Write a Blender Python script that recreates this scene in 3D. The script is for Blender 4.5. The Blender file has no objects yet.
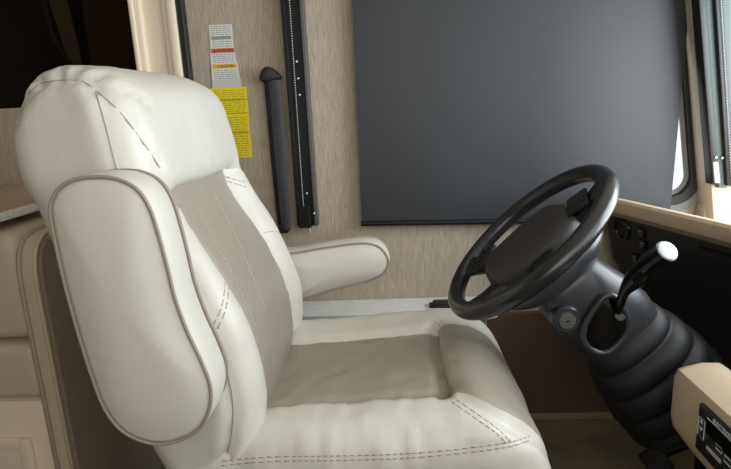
import bpy, bmesh, math, random
import numpy as np
from mathutils import Vector, Matrix, noise
from mathutils.bvhtree import BVHTree
S = bpy.context.scene
COL = S.collection
random.seed(4)
PI = math.pi

# ------------------------------------------------------------------ camera
F, W, H = 540.0, 731, 469
CAM = np.array([0, 0, 1.085])
yaw, pitch, roll = math.radians(3.0), math.radians(13.2), -0.047
fw = np.array([-math.sin(yaw)*math.cos(pitch), math.cos(yaw)*math.cos(pitch), -math.sin(pitch)])
r0 = np.array([math.cos(yaw), math.sin(yaw), 0]); u0 = np.cross(r0, fw)
rt = math.cos(roll)*r0 + math.sin(roll)*u0
up = -math.sin(roll)*r0 + math.cos(roll)*u0
cam_d = bpy.data.cameras.new('camera'); cam = bpy.data.objects.new('camera', cam_d); COL.objects.link(cam)
cam_d.sensor_width = 36; cam_d.lens = F/W*36; cam_d.clip_start = 0.02
M4 = Matrix(((rt[0], up[0], -fw[0], CAM[0]), (rt[1], up[1], -fw[1], CAM[1]), (rt[2], up[2], -fw[2], CAM[2]), (0, 0, 0, 1)))
cam.matrix_world = M4
S.camera = cam
def ray(px, py): return (px-W/2)/F*rt - (py-H/2)/F*up + fw
def atx(px, py, X): d = ray(px, py); return Vector(CAM + d*(X/d[0]))
def at(px, py, Y): d = ray(px, py); return Vector(CAM + d*(Y/d[1]))       # the point of that sight line at depth Y

# ------------------------------------------------------------------ light
S.view_settings.view_transform = 'Standard'; S.view_settings.look = 'None'
S.view_settings.gamma = 1.0; S.view_settings.use_curve_mapping = False
S.view_settings.exposure = 0.12
w = bpy.data.worlds.new('sky'); S.world = w; w.use_nodes = True
bg = w.node_tree.nodes['Background']; bg.inputs[0].default_value = (0.93, 0.97, 1.0, 1); bg.inputs[1].default_value = 1.0
def area(name, loc, target, sx, sy, power, col=(1, 1, 1)):
    l = bpy.data.lights.new(name, 'AREA'); l.shape = 'RECTANGLE'; l.size = sx; l.size_y = sy; l.energy = power; l.color = col
    o = bpy.data.objects.new(name, l); COL.objects.link(o); o.location = loc
    o.rotation_euler = (Vector(target)-Vector(loc)).to_track_quat('-Z', 'Y').to_euler(); return o
area('windshield_daylight', (1.24, 1.12, 1.12), (0.3, 1.45, 1.0), .95, .78, 21, (0.86, 0.94, 1.0))
area('windshield_daylight', (1.38, -0.05, 1.40), (0.0, 0.7, 1.0), 1.0, 0.95, 6, (0.90, 0.96, 1.0))
area('passenger_window_daylight', (0.30, -0.86, 1.32), (-0.05, 1.1, 0.6), 1.4, 1.0, 10.5, (1.0, 0.96, 0.88))

# ------------------------------------------------------------------ materials
def lin(c): return tuple(((x/255)/12.92 if x/255 <= .04045 else ((x/255+.055)/1.055)**2.4) for x in c) + (1,)
def mat(name, rgb, rough=.5, metal=0., bump=None, var=None, spec=.5, coat=0., stretch=None):
    m = bpy.data.materials.new(name); m.use_nodes = True; nt = m.node_tree; b = nt.nodes['Principled BSDF']
    b.inputs['Base Color'].default_value = lin(rgb); b.inputs['Roughness'].default_value = rough
    b.inputs['Metallic'].default_value = metal; b.inputs['Specular IOR Level'].default_value = spec
    b.inputs['Coat Weight'].default_value = coat
    tc = nt.nodes.new('ShaderNodeTexCoord'); mp = nt.nodes.new('ShaderNodeMapping'); nt.links.new(tc.outputs['Object'], mp.inputs[0])
    if stretch: mp.inputs['Scale'].default_value = stretch
    if bump:
        n = nt.nodes.new('ShaderNodeTexNoise'); n.inputs['Scale'].default_value = bump[0]; n.inputs['Detail'].default_value = 3
        nt.links.new(mp.outputs[0], n.inputs['Vector'])
        bp = nt.nodes.new('ShaderNodeBump'); bp.inputs['Strength'].default_value = bump[1]; bp.inputs['Distance'].default_value = .004
        nt.links.new(n.outputs[0], bp.inputs['Height']); nt.links.new(bp.outputs[0], b.inputs['Normal'])
    if var:                                  # (scale, second colour, lo, hi)
        n = nt.nodes.new('ShaderNodeTexNoise'); n.inputs['Scale'].default_value = var[0]; n.inputs['Detail'].default_value = 4
        nt.links.new(mp.outputs[0], n.inputs['Vector'])
        r = nt.nodes.new('ShaderNodeValToRGB'); r.color_ramp.elements[0].position = var[2]; r.color_ramp.elements[1].position = var[3]
        r.color_ramp.elements[0].color = lin(rgb); r.color_ramp.elements[1].color = lin(var[1])
        nt.links.new(n.outputs[0], r.inputs[0]); nt.links.new(r.outputs[0], b.inputs['Base Color'])
    return m
LEATHER = mat('ivory_leather', (212, 208, 198), .42, bump=(420, .05))
TAUPE = mat('taupe_leather', (162, 153, 140), .40, bump=(420, .07))
PIPE = mat('taupe_piping', (156, 143, 131), .55)
THREAD = mat('seam_thread', (166, 157, 146), .7)
WALLM = mat('linen_wall_vinyl', (158, 145, 126), .8, bump=(120, .3), var=(120, (186, 173, 154), .3, .7), stretch=(3.2, 3.2, .25))
BEIGE = mat('beige_laminate', (214, 198, 172), .45)
CREAM = mat('cream_painted_wood', (234, 220, 194), .4)
VINYL = mat('cream_vinyl', (200, 186, 162), .45, bump=(200, .1))
SIDEM = mat('taupe_side_vinyl', (142, 130, 114), .6, bump=(160, .1))
TANTOP = mat('tan_counter', (188, 162, 130), .35)
WHITEWOOD = mat('whitewashed_ledge', (216, 216, 214), .4, var=(14, (236, 236, 234), .35, .65), stretch=(1, 12, 12))
BLACK = mat('black_plastic', (26, 26, 27), .42)
BLACKMET = mat('black_powder_coat', (13, 13, 14), .5, spec=.3)
GLOSSB = mat('gloss_black', (10, 10, 11), .12)
RUBBER = mat('black_rubber', (24, 24, 25), .55)
RIM = mat('wheel_leather', (34, 34, 36), .26, bump=(300, .05), spec=.6)
HUBM = mat('hub_matte_plastic', (50, 47, 44), .55, bump=(500, .08))
GREYPL = mat('charcoal_plastic', (50, 52, 55), .34, bump=(500, .05))
BOOTM = mat('bellows_rubber', (17, 17, 18), .55)
SILVER = mat('silver', (214, 218, 222), .3, 1.0)
CHROME = mat('chrome', (225, 225, 225), .12, 1.0)
WEB = mat('belt_webbing', (74, 75, 80), .42, bump=(300, .2), stretch=(1, 1, 6))
SHADE = mat('shade_fabric', (37, 40, 44), .5, spec=.5)
TEAL = mat('grey_green_aluminium', (92, 106, 104), .6)
GREYSEAL = mat('grey_window_seal', (128, 130, 126), .6)
PILLARM = mat('pillar_plastic', (196, 186, 168), .5)
WHITE = mat('white_label', (222, 222, 214), .6)
ORANGE = mat('orange_label', (222, 100, 52), .6)
AMBER = mat('amber_label', (222, 178, 40), .6)
YELLOW = mat('yellow_label', (232, 212, 28), .6)
INK = mat('print_ink', (70, 70, 66), .7)
GREYINK = mat('grey_print', (150, 150, 146), .7)
FLOORM = mat('brown_floor', (118, 106, 86), .55, var=(8, (98, 88, 72), .4, .7), bump=(200, .1))
TRIMB = mat('tan_floor_trim', (150, 126, 98), .5)
DASHB = mat('dash_beige', (198, 178, 150), .5, bump=(400, .08))
CEIL = mat('ceiling_vinyl', (214, 208, 196), .7)
DARKBROWN = mat('dark_brown_panel', (84, 62, 46), .5)
OLIVE = mat('olive_grey_reflection', (128, 120, 98), .7)  # olive tone of the interior reflected in the dark window
SCREEN = mat('display_face', (24, 25, 26), .3)
MARK = mat('panel_print', (214, 216, 216), .5)
GLASS = bpy.data.materials.new('window_glass'); GLASS.use_nodes = True
_n = GLASS.node_tree; _b = _n.nodes['Principled BSDF']; _b.inputs['Roughness'].default_value = 0.0
_b.inputs['Transmission Weight'].default_value = 1.0; _b.inputs['IOR'].default_value = 1.01; _b.inputs['Base Color'].default_value = (.97, .98, .98, 1)
TINT = bpy.data.materials.new('tinted_glass'); TINT.use_nodes = True
_b = TINT.node_tree.nodes['Principled BSDF']; _b.inputs['Roughness'].default_value = 0.03
_b.inputs['Transmission Weight'].default_value = 1.0; _b.inputs['IOR'].default_value = 1.25; _b.inputs['Base Color'].default_value = (.4, .36, .32, 1)

# ------------------------------------------------------------------ helpers
def thing(name, label, cat, loc=(0, 0, 0), group=None):
    o = bpy.data.objects.new(name, None); COL.objects.link(o); o.location = loc; o.empty_display_size = .05
    o['label'] = label; o['category'] = cat
    if group: o['group'] = group
    return o
def off(p):
    v = Vector((0, 0, 0))
    while p is not None: v += p.location; p = p.parent
    return v
class MB:                                             # collects shapes, then links them as ONE mesh object
    def __init__(s): s.v = []; s.f = []; s.m = []
    def add(s, vs, fs, mi=0):
        k = len(s.v); s.v += [Vector(v) for v in vs]; s.f += [tuple(i+k for i in f) for f in fs]; s.m += [mi]*len(fs); return s
    def box(s, x0, x1, y0, y1, z0, z1, bev=0., mi=0, seg=2, R=None):
        bm = bmesh.new(); bmesh.ops.create_cube(bm, size=1)
        for v in bm.verts: v.co = Vector(((x0+x1)/2+v.co.x*(x1-x0), (y0+y1)/2+v.co.y*(y1-y0), (z0+z1)/2+v.co.z*(z1-z0)))
        if bev: bmesh.ops.bevel(bm, geom=bm.edges[:], offset=bev, segments=seg, profile=.5, affect='EDGES')
        return s.bm(bm, mi, R)
    def bm(s, bm, mi=0, R=None):
        bm.normal_update(); bm.verts.index_update()
        s.add([(R @ v.co if R else v.co) for v in bm.verts], [[v.index for v in f.verts] for f in bm.faces], mi); bm.free(); return s
    def tube(s, pts, r, n=10, closed=False, mi=0, cap=True, flat=None):
        P = [Vector(p) for p in pts]; N = len(P); vs = []; fs = []
        rr = r if hasattr(r, '__len__') else [r]*N
        T = []
        for i in range(N):
            a = P[(i-1) % N] if (closed or i > 0) else P[i]; b = P[(i+1) % N] if (closed or i < N-1) else P[i]
            T.append((b-a).normalized())
        ref = Vector((0, 0, 1)) if abs(T[0].z) < .9 else Vector((1, 0, 0))
        u = (ref - T[0]*ref.dot(T[0])).normalized()
        for i in range(N):
            u = (u - T[i]*u.dot(T[i])).normalized(); v = T[i].cross(u)
            for k in range(n):
                a = 2*PI*k/n; vs.append(P[i] + (u*math.cos(a) + v*math.sin(a))*rr[i])
        for i in range(N if closed else N-1):
            j = (i+1) % N
            for k in range(n): fs.append((i*n+k, i*n+(k+1) % n, j*n+(k+1) % n, j*n+k))
        if cap and not closed: fs.append(tuple(range(n))[::-1]); fs.append(tuple((N-1)*n+k for k in range(n)))
        return s.add(vs, fs, mi)
    def rings(s, rings, cap0=True, cap1=True, mi=0):     # loft closed rings of equal count
        n = len(rings[0]); vs = [p for r in rings for p in r]; fs = []
        for i in range(len(rings)-1):
            for k in range(n): fs.append((i*n+k, i*n+(k+1) % n, (i+1)*n+(k+1) % n, (i+1)*n+k))
        if cap0: fs.append(tuple(range(n))[::-1])
        if cap1: fs.append(tuple((len(rings)-1)*n+k for k in range(n)))
        return s.add(vs, fs, mi)
    def prism(s, poly, axis, bev=0., mi=0, seg=2):        # closed outline (3D, planar) pushed along a vector
        bm = bmesh.new(); a = [bm.verts.new(Vector(p)) for p in poly]; f = bm.faces.new(a)
        ex = bmesh.ops.extrude_face_region(bm, geom=[f]); vs = [g for g in ex['geom'] if isinstance(g, bmesh.types.BMVert)]
        bmesh.ops.translate(bm, verts=vs, vec=Vector(axis))
        bmesh.ops.recalc_face_normals(bm, faces=bm.faces[:])
        if bev:
            bm.normal_update()
            bmesh.ops.bevel(bm, geom=[e for e in bm.edges if len(e.link_faces) == 2 and e.calc_face_angle(0) > .5], offset=bev, segments=seg, profile=.5, affect='EDGES')
        return s.bm(bm, mi)
    def sphere(s, c, r, mi=0, sc=(1, 1, 1), n=12):
        bm = bmesh.new(); bmesh.ops.create_uvsphere(bm, u_segments=n*2, v_segments=n, radius=r)
        for v in bm.verts: v.co = Vector((v.co.x*sc[0], v.co.y*sc[1], v.co.z*sc[2])) + Vector(c)
        return s.bm(bm, mi)
    def build(s, name, m, parent=None, smooth=None, extra=(), mods=()):
        o_ = off(parent); me = bpy.data.meshes.new(name)
        me.from_pydata([tuple(v-o_) for v in s.v], [], s.f)
        for mm in ([m] + list(extra)): me.materials.append(mm)
        for p, i in zip(me.polygons, s.m): p.material_index = i
        bm = bmesh.new(); bm.from_mesh(me); bmesh.ops.recalc_face_normals(bm, faces=bm.faces[:]); bm.to_mesh(me); bm.free()
        if smooth is not None:
            me.shade_smooth() if smooth >= 180 else me.set_sharp_from_angle(angle=math.radians(smooth))
            for p in me.polygons: p.use_smooth = True
        o = bpy.data.objects.new(name, me); COL.objects.link(o); o.parent = parent
        return o
def struct(o): o['kind'] = 'structure'; return o
def tag(o, label, cat, group=None):
    o['label'] = label; o['category'] = cat
    if group: o['group'] = group
    return o
def smooth_path(pts, n=8, closed=False):               # Catmull-Rom
    P = [Vector(p) for p in pts]; N = len(P); out = []
    for i in range(N if closed else N-1):
        g = (lambda k: P[k % N]) if closed else (lambda k: P[max(0, min(N-1, k))])
        a, b, c, d = g(i-1), g(i), g(i+1), g(i+2)
        for k in range(n):
            t = k/n; out.append(.5*((2*b) + (c-a)*t + (2*a-5*b+4*c-d)*t*t + (3*b-a-3*c+d)*t**3))
    if not closed: out.append(P[-1])
    return out
def text_mesh(name, s, size, origin, right, upv, m, parent, depth=.0004):
    c = bpy.data.curves.new(name, 'FONT'); c.body = s; c.size = size; c.extrude = depth
    t = bpy.data.objects.new('tmp_text', c); COL.objects.link(t); dg = bpy.context.evaluated_depsgraph_get(); dg.update()
    me = bpy.data.meshes.new_from_object(t.evaluated_get(dg)); bpy.data.objects.remove(t)
    r_ = Vector(right).normalized(); u_ = Vector(upv); u_ = (u_-r_*u_.dot(r_)).normalized(); n_ = r_.cross(u_); o_ = Vector(origin)-off(parent)
    for v in me.vertices: v.co = o_ + r_*v.co.x + u_*v.co.y + n_*v.co.z
    me.materials.clear(); me.materials.append(m); me.name = name
    o = bpy.data.objects.new(name, me); COL.objects.link(o); o.parent = parent; return o

# ================================================================== THE ROOM
YW = 1.72
# side wall with the window opening
def win_outline(grow=0.):
    p = [Vector((-.02, YW, .775)), Vector((.960, YW, .748)), Vector((.825, YW, 1.62)), Vector((-.02, YW, 1.62))]
    q = [Vector((-grow, 0, -grow)), Vector((grow*1.1, 0, -grow)), Vector((grow, 0, grow)), Vector((-grow, 0, grow))]
    p = [a+b for a, b in zip(p, q)]; out = []; r = .075+grow*.8
    for i in range(4):
        a, b, c = p[i-1], p[i], p[(i+1) % 4]
        d1 = (a-b).normalized(); d2 = (c-b).normalized(); ang = d1.angle(d2); t = r/math.tan(ang/2)
        ctr = b + (d1+d2).normalized()*(r/math.sin(ang/2)); s_, e_ = b+d1*t-ctr, b+d2*t-ctr
        for k in range(9):
            f = k/8; w_ = s_.angle(e_); out.append(ctr + (s_*math.sin((1-f)*w_)+e_*math.sin(f*w_))/math.sin(w_))
    return out
def holed(outer, inner, thick, axis=(0, 1, 0)):
    bm = bmesh.new(); es = []
    for loop in (outer, inner):
        v = [bm.verts.new(p) for p in loop]; es += [bm.edges.new((v[i], v[(i+1) % len(v)])) for i in range(len(v))]
    r = bmesh.ops.triangle_fill(bm, use_beauty=True, edges=es); fs = [g for g in r['geom'] if isinstance(g, bmesh.types.BMFace)]
    ex = bmesh.ops.extrude_face_region(bm, geom=fs); vs = [g for g in ex['geom'] if isinstance(g, bmesh.types.BMVert)]
    bmesh.ops.translate(bm, verts=vs, vec=Vector(axis)*thick); return bm
V = Vector
# second opening, the dark window behind the sofa
W2 = [V((-1.45, YW, 1.135)), V((-.757, YW, 1.135)), V((-.757, YW, 1.80)), V((-1.45, YW, 1.80))]
outer_r = [V((-.55, YW, 0)), V((1.16, YW, 0)), V((1.16, YW, 2.05)), V((-.55, YW, 2.05))]
outer_l = [V((-2.6, YW, 0)), V((-.55, YW, 0)), V((-.55, YW, 2.05)), V((-2.6, YW, 2.05))]
wl = MB().bm(holed(outer_r, win_outline(.028), .012)); wl.bm(holed(outer_l, W2, .06)); struct(wl.build('wall_left', WALLM))
struct(MB().box(-2.6, 1.75, -.95, 1.78, -.06, 0).build('floor', FLOORM))
struct(MB().box(-2.6, 1.2, -.95, 1.78, 2.05, 2.1).build('ceiling', CEIL))
struct(MB().box(-2.66, -2.6, -.95, 1.78, 0, 2.05).build('wall_back', WALLM))
struct(MB().box(-.55, 1.0, 1.70, 1.72, 0, .028, .004).build('baseboard_left', TRIMB))
wr = MB(); wr.box(-2.6, 1.2, -1.0, -.95, 0, 1.0); wr.box(-2.6, 1.2, -1.0, -.95, 1.85, 2.05); wr.box(-2.6, -.6, -1.0, -.95, 1.0, 1.85)
struct(wr.build('wall_right', WALLM))

struct(MB().box(.27, 1.1, 1.700, 1.7195, .028, .40, .002).build('trim_5', mat('brown_lower_wall', (92, 74, 60), .7, bump=(120, .2))))
# side window: rubber seal, grey frame, glass
wn = bpy.data.objects.new('window_1', None); COL.objects.link(wn); wn.location = (.4, YW, 1.2); wn['kind'] = 'structure'
MB().bm(holed(win_outline(.034), win_outline(.004), .010, (0, -1, 0))).build('window_frame', GREYSEAL, wn, 40)
MB().bm(holed(win_outline(.006), win_outline(-.022), .020, (0, -1, 0))).build('rubber_seal', RUBBER, wn, 40)
MB().bm(holed(win_outline(-.021), win_outline(-.034), .008, (0, 1, 0))).build('inner_frame', GREYSEAL, wn, 40)
MB().prism(win_outline(-.03), (0, .005, 0)).build('window_glass', GLASS, wn)
for v in bpy.data.objects['window_glass'].data.vertices: v.co.y += .002

# dark rear window
w2 = bpy.data.objects.new('window_2', None); COL.objects.link(w2); w2.location = (-1.1, YW, 1.13); w2['kind'] = 'structure'
MB().box(-1.45, -.757, 1.728, 1.733, 1.135, 1.80).build('tinted_pane', TINT, w2)
MB().box(-1.45, -.757, 1.775, 1.79, 1.10, 1.84).build('back_panel', GLOSSB, w2)
MB().box(-.935, -.757, 1.75, 1.775, 1.135, 1.80).build('brown_panel', DARKBROWN, w2)
MB().prism([V((-1.10, 1.755, 1.8)), V((-.985, 1.755, 1.135)), V((-.958, 1.755, 1.135)), V((-1.015, 1.755, 1.8))], (0, .01, 0)).build('strip_reflection', OLIVE, w2)  # solid strip behind the pane, imitates a reflection of the interior

MB().tube(smooth_path([V((-1.06, 1.75, 1.5)), V((-1.04, 1.745, 1.34)), V((-1.0, 1.745, 1.26)), V((-.975, 1.748, 1.14))], 8), .009, 8).build('strap_reflection', BLACK, w2, 180)  # dark curve modelled in place of an interior reflection on the glass
# cream post between the dark window and the panelled wall
tr = MB(); tr.box(-.735, -.64, 1.695, 1.72, 0, 2.05); tr.box(-.758, -.722, 1.672, 1.72, 0, 2.05, .008); tr.box(-.648, -.622, 1.678, 1.72, 0, 2.05, .007)
tr.box(-.754, -.740, 1.664, 1.68, 0, 2.05, .005); tr.box(-.662, -.646, 1.686, 1.70, 0, 2.05, .004)
struct(tr.build('trim_1', CREAM, smooth=40))
struct(MB().box(-.620, -.600, 1.690, 1.72, 0, 2.05, .004).build('trim_2', BLACK))

# front pillar, leaning with the windshield
pl = MB()
a0, a1 = at(697, 0, 1.69), at(712, 215, 1.69)
d = (a1-a0).normalized(); top = a0 - d*.5; bot = a1 + d*.12
def slat(px0, px1, Y0, Y1, t, b, bev=.003, ext0=.35, ext1=0.0, mb=None, mi=0):       # a strip parallel to the pillar
    A0, A1 = at(px0[0], t, Y0), at(px0[1], b, Y0); B0, B1 = at(px1[0], t, Y0), at(px1[1], b, Y0)
    dA = (A0-A1).normalized(); dB = (B0-B1).normalized()
    return mb.prism([A1-dA*ext1, B1-dB*ext1, B0+dB*ext0, A0+dA*ext0], (0, Y1-Y0, 0), bev, mi)
slat((691, 709), (699, 717), 1.66, 1.72, 0, 205, .004, .35, .0, pl); q_ = at(702, 205, 1.69); pl.box(q_.x-.005, q_.x+.06, 1.665, YW, q_.z-.10, q_.z+.005, .006)
struct(pl.build('trim_3', PILLARM, smooth=40))
ns = at(699.5, 0, 1.60)
dz = MB(); slat((697, 711.5), (745, 757), 1.625, 1.71, 0, 190, .006, .35, .2, dz)
struct(dz.build('trim_4', PILLARM, smooth=40))

# ================================================================== ROLLER SHADE over the side window
sh = thing('roller_shade', 'dark grey roller shade pulled down over the side window', 'shade', (.35, 1.68, .72))
TLs, TRs, BLs, BRs = at(352, 0, 1.688), at(690, 0, 1.686), at(362, 224, 1.688), at(669, 219, 1.682)
TLs += (TLs-BLs)*.28; TRs += (TRs-BRs)*.28
nu, nv = 40, 30; vs = []; fs = []
for j in range(nv+1):
    for i in range(nu+1):
        u_, v_ = i/nu, j/nv
        p = TLs.lerp(TRs, u_).lerp(BLs.lerp(BRs, u_), v_)
        p.y += -.002*math.sin(u_*PI*3+.6)*v_ - .006*v_*max(0, u_-.45)**1.5 + .0015*math.sin(u_*17)*(v_**2)
        vs.append(p)
for j in range(nv):
    for i in range(nu): a = j*(nu+1)+i; fs.append((a, a+1, a+nu+2, a+nu+1))
k = len(vs); vs2 = vs + [p+V((0, .0015, 0)) for p in vs]; fs2 = fs + [tuple(i+k for i in f[::-1]) for f in fs]
MB().add(vs2, fs2).build('shade_fabric', SHADE, sh, 180)
MB().tube([BLs+V((-.002, -.004, .002)), BLs.lerp(BRs, .5)+V((0, -.005, .002)), BRs+V((.002, -.004, .002))], .0085, 12).build('bottom_bar', BLACKMET, sh, 40)
MB().tube([TLs+V((-.02, 0, .03)), TRs+V((.02, 0, .03))], .03, 16).build('roller_tube', BLACKMET, sh, 40)
lb = at(391, 223.5, 1.68); R_ = (BRs-BLs).normalized()
MB().box(lb.x-.0155, lb.x+.0155, 1.677, 1.682, lb.z-.0055, lb.z+.0055, .001).build('brand_tag', WHITE, sh)
text_mesh('tag_print', 'MCD', .0105, (lb.x-.0115, 1.6766, lb.z-.0036), (1, 0, 0), (0, 0, 1), INK, bpy.data.objects['brand_tag'])

# ================================================================== WALL-MOUNTED THINGS
# labels
def sticker(name, corners, m, label, group=None, Y=YW-.0012):
    t = thing(name, label, 'label', at(*corners[3], Y), 'stickers on the wall beside the headrest')
    MB().prism([at(x, y, Y) for x, y in corners], (0, .001, 0)).build('backing', m, t); return t
def band(t, corners, m, name, Y=YW-.0018): return MB().prism([at(x, y, Y) for x, y in corners], (0, .0005, 0)).build(name, m, t)
def quad_lines(t, c, rows, name, m, Y=YW-.0019, h=.32, seed=1):
    rnd = random.Random(seed); mb = MB(); tl, tr_, br, bl = [V((x, y)) for x, y in c]
    for r in range(rows):
        v0, v1 = (r+.34)/rows, (r+.34+h)/rows; u_ = .05
        while u_ < .93:
            e = min(.95, u_+rnd.uniform(.06, .22))
            q = []
            for (uu, vv) in ((u_, v0), (e, v0), (e, v1), (u_, v1)):
                p = tl.lerp(tr_, uu).lerp(bl.lerp(br, uu), vv); q.append(at(p.x, p.y, Y))
            mb.prism(q, (0, .0003, 0)); u_ = e+rnd.uniform(.02, .06)
    return mb.build(name, m, t)
s1 = sticker('information_label', [(208.8, 25), (231.5, 24.2), (233.6, 48), (210.5, 48.5)], WHITE, 'small white label with grey bar, topmost of the stickers on the wall')
band(s1, [(211, 36.6), (231, 35.6), (231.3, 39), (211.3, 40.2)], GREYINK, 'grey_bar')
quad_lines(s1, [(209.5, 25.5), (231.5, 25), (232, 35), (210, 36)], 5, 'print', GREYINK, seed=1); quad_lines(s1, [(211, 41), (232.5, 40), (233, 47), (211.5, 48)], 3, 'print', GREYINK, seed=2)
s2 = sticker('warning_label', [(210, 48.2), (234, 47), (236, 63), (211, 64)], WHITE, 'white label with an orange WARNING band below the topmost sticker', Y=YW-.0022)
band(s2, [(210.6, 48.8), (233.6, 47.6), (234.2, 52.2), (211, 53.4)], ORANGE, 'orange_band', YW-.0028)
quad_lines(s2, [(211, 54), (234.6, 53), (235.6, 62.5), (212, 63.5)], 5, 'print', GREYINK, YW-.003, seed=3)
p = at(216.6, 52.4, YW-.0031); q = at(231, 51.6, YW-.0031)
text_mesh('warning_word', 'WARNING', .0125, p, q-p, (0, 0, 1), INK, s2)
MB().prism([at(213, 52.6, YW-.003), at(216, 52.4, YW-.003), at(214.4, 49.4, YW-.003)], (0, .0004, 0)).build('alert_triangle', INK, s2)
s3 = sticker('caution_label', [(211, 63.6), (237, 62.4), (241.8, 87.5), (212.4, 88.2)], WHITE, 'white label with an amber CAUTION band just above the yellow sheet', Y=YW-.0034)
band(s3, [(212.2, 64.6), (236.4, 63.4), (237, 67.4), (212.6, 68.8)], AMBER, 'amber_band', YW-.004)
quad_lines(s3, [(212, 70), (238, 68.6), (239.6, 79), (213, 80)], 5, 'print', GREYINK, YW-.0042, seed=4)
band(s3, [(212.6, 80.2), (241, 79), (241.6, 87), (212.8, 88)], mat('pale_label_band', (200, 200, 194), .6), 'grey_band', YW-.004)
p = at(217.5, 68, YW-.0043); q = at(233, 67.2, YW-.0043); text_mesh('caution_word', 'CAUTION', .0115, p, q-p, (0, 0, 1), INK, s3)
s4 = sticker('data_sheet', [(209.5, 88.2), (246.4, 86.6), (252.4, 157.4), (216, 158.6)], YELLOW, 'bright yellow printed sheet stuck to the wall beside the headrest', Y=YW-.0046)
YINK = mat('faded_print', (176, 160, 30), .7)
quad_lines(s4, [(212, 90), (246, 88.6), (248, 112), (214, 113)], 11, 'print', YINK, YW-.0053, seed=5)
quad_lines(s4, [(214, 117), (248.4, 116), (251.5, 156), (217, 157)], 17, 'print', YINK, YW-.0053, seed=6)
for i_, (a_, b_) in enumerate([((213, 101), (247.4, 99.6)), ((214, 114.6), (248.4, 113.2)), ((216, 134), (250, 132.6))]):
    p, q = at(*a_, YW-.0055), at(*b_, YW-.0055); MB().prism([p, q, q+V((0, 0, .003)), p+V((0, 0, .003))], (0, .0003, 0)).build('rule_line', YINK, s4)

# seat belt: anchor cover and webbing
sb = thing('seat_belt', 'black seat belt hanging from its upper anchor on the wall', 'seat belt', at(271, 80, YW))
an = [at(x, y, YW) for x, y in smooth_path([(262, 81, 0), (263, 74, 0), (266.5, 68.6, 0), (271, 67.4, 0), (277, 71, 0), (282, 76.4, 0), (280.5, 79.5, 0), (270, 81.5, 0)], 5, True) for x, y in [(x, y)]] if False else [at(v.x, v.y, YW) for v in smooth_path([(262, 81, 0), (263, 74, 0), (266.5, 68.6, 0), (271, 67.4, 0), (277, 71, 0), (282, 76.4, 0), (280.5, 79.5, 0), (270, 81.5, 0)], 5, True)]
MB().prism(an, (0, -.04, 0), .005, seg=3).build('anchor_cover', BLACK, sb, 50)
def strap(edge_l, edge_r, Yl, Yr, name, m):
    L_ = smooth_path([at(x, y, Yl) for x, y in edge_l], 6); R2 = smooth_path([at(x, y, Yr) for x, y in edge_r], 6); mb = MB(); vs = []; n = len(L_)
    for a, b in zip(L_, R2): vs += [a, a.lerp(b, .5)+V((0, -.006, 0)), b]
    m_ = len(vs); vs += [v+V((0, .002, 0)) for v in vs]; fs = []
    for i in range(n-1):
        for c in range(2): a = i*3+c; fs.append((a, a+1, a+4, a+3)); fs.append((a+m_, a+3+m_, a+4+m_, a+1+m_))
    return mb.add(vs, fs).build(name, m, sb, 60)
strap([(268, 80), (271, 110), (274, 150), (278, 190), (282, 232)], [(279, 80), (283, 110), (286, 150), (288.5, 190), (291, 228)], 1.69, 1.68, 'webbing', WEB)
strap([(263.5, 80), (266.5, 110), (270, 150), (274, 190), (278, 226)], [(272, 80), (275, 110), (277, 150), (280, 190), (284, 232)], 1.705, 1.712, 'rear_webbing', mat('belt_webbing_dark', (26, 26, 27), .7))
b0 = at(284, 226, 1.70); MB().box(b0.x-.014, b0.x+.016, 1.68, 1.72, b0.z-.02, b0.z+.008, .004).build('lower_anchor', BLACK, sb, 40)

# curtain track
ct = thing('curtain_track', 'tall black metal track with screws and a beaded edge on the wall', 'track', at(308, 228, YW))
def wbox(px0, px1, t, b, Y0, Y1, bev=.002, mb=None, mi=0, ext=.3):
    A0, A1 = at(px0[0], t, Y0), at(px0[1], b, Y0); B0, B1 = at(px1[0], t, Y0), at(px1[1], b, Y0)
    x0, x1 = (A0.x+A1.x)/2, (B0.x+B1.x)/2
    return (mb or MB()).box(x0, x1, Y0, Y1, (A1.z+B1.z)/2, (A0.z+B0.z)/2+ext, bev, mi)
wbox((280.5, 297), (300, 317), 0, 226, 1.690, YW, .003).build('track_body', BLACKMET, ct)
wbox((280.5, 297), (285, 301), 0, 226, 1.676, 1.70, .002).build('side_flange', BLACKMET, ct)
wbox((298.5, 315), (302.5, 318.5), 0, 226, 1.682, YW, .002).build('side_flange', mat('grey_metal_edge', (88, 86, 84), .4, .3), ct)  # right flange in a paler grey than the track body
wbox((299, 297), (302, 319), 205, 228, 1.672, 1.70, .003, ext=0).build('end_cap', BLACKMET, ct)
bx = MB()
b0_, b1_ = at(289.3, 0, 1.674), at(303.4, 207, 1.674); b0_ = b1_+(b0_-b1_)*1.25
for i in range(110): bx.sphere(b1_.lerp(b0_, i/109), .0026, n=3)
bx.build('beaded_edge', mat('bead_steel', (190, 190, 186), .4, .5), ct, 180)
for (px, py) in ((296.5, 61.5), (298, 78.5), (299.4, 95), (306.5, 193.5), (308.5, 214), (314, 213.5)):
    p = at(px, py, 1.676 if py > 200 else 1.688); m_ = MB(); m_.sphere(p, .0042, sc=(1, .6, 1), n=6); m_.build('screw', SILVER, ct, 180)
MB().tube([at(309, 228, 1.69), at(310, 233, 1.69)], .004, 8).build('end_pin', SILVER, ct, 60)

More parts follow.
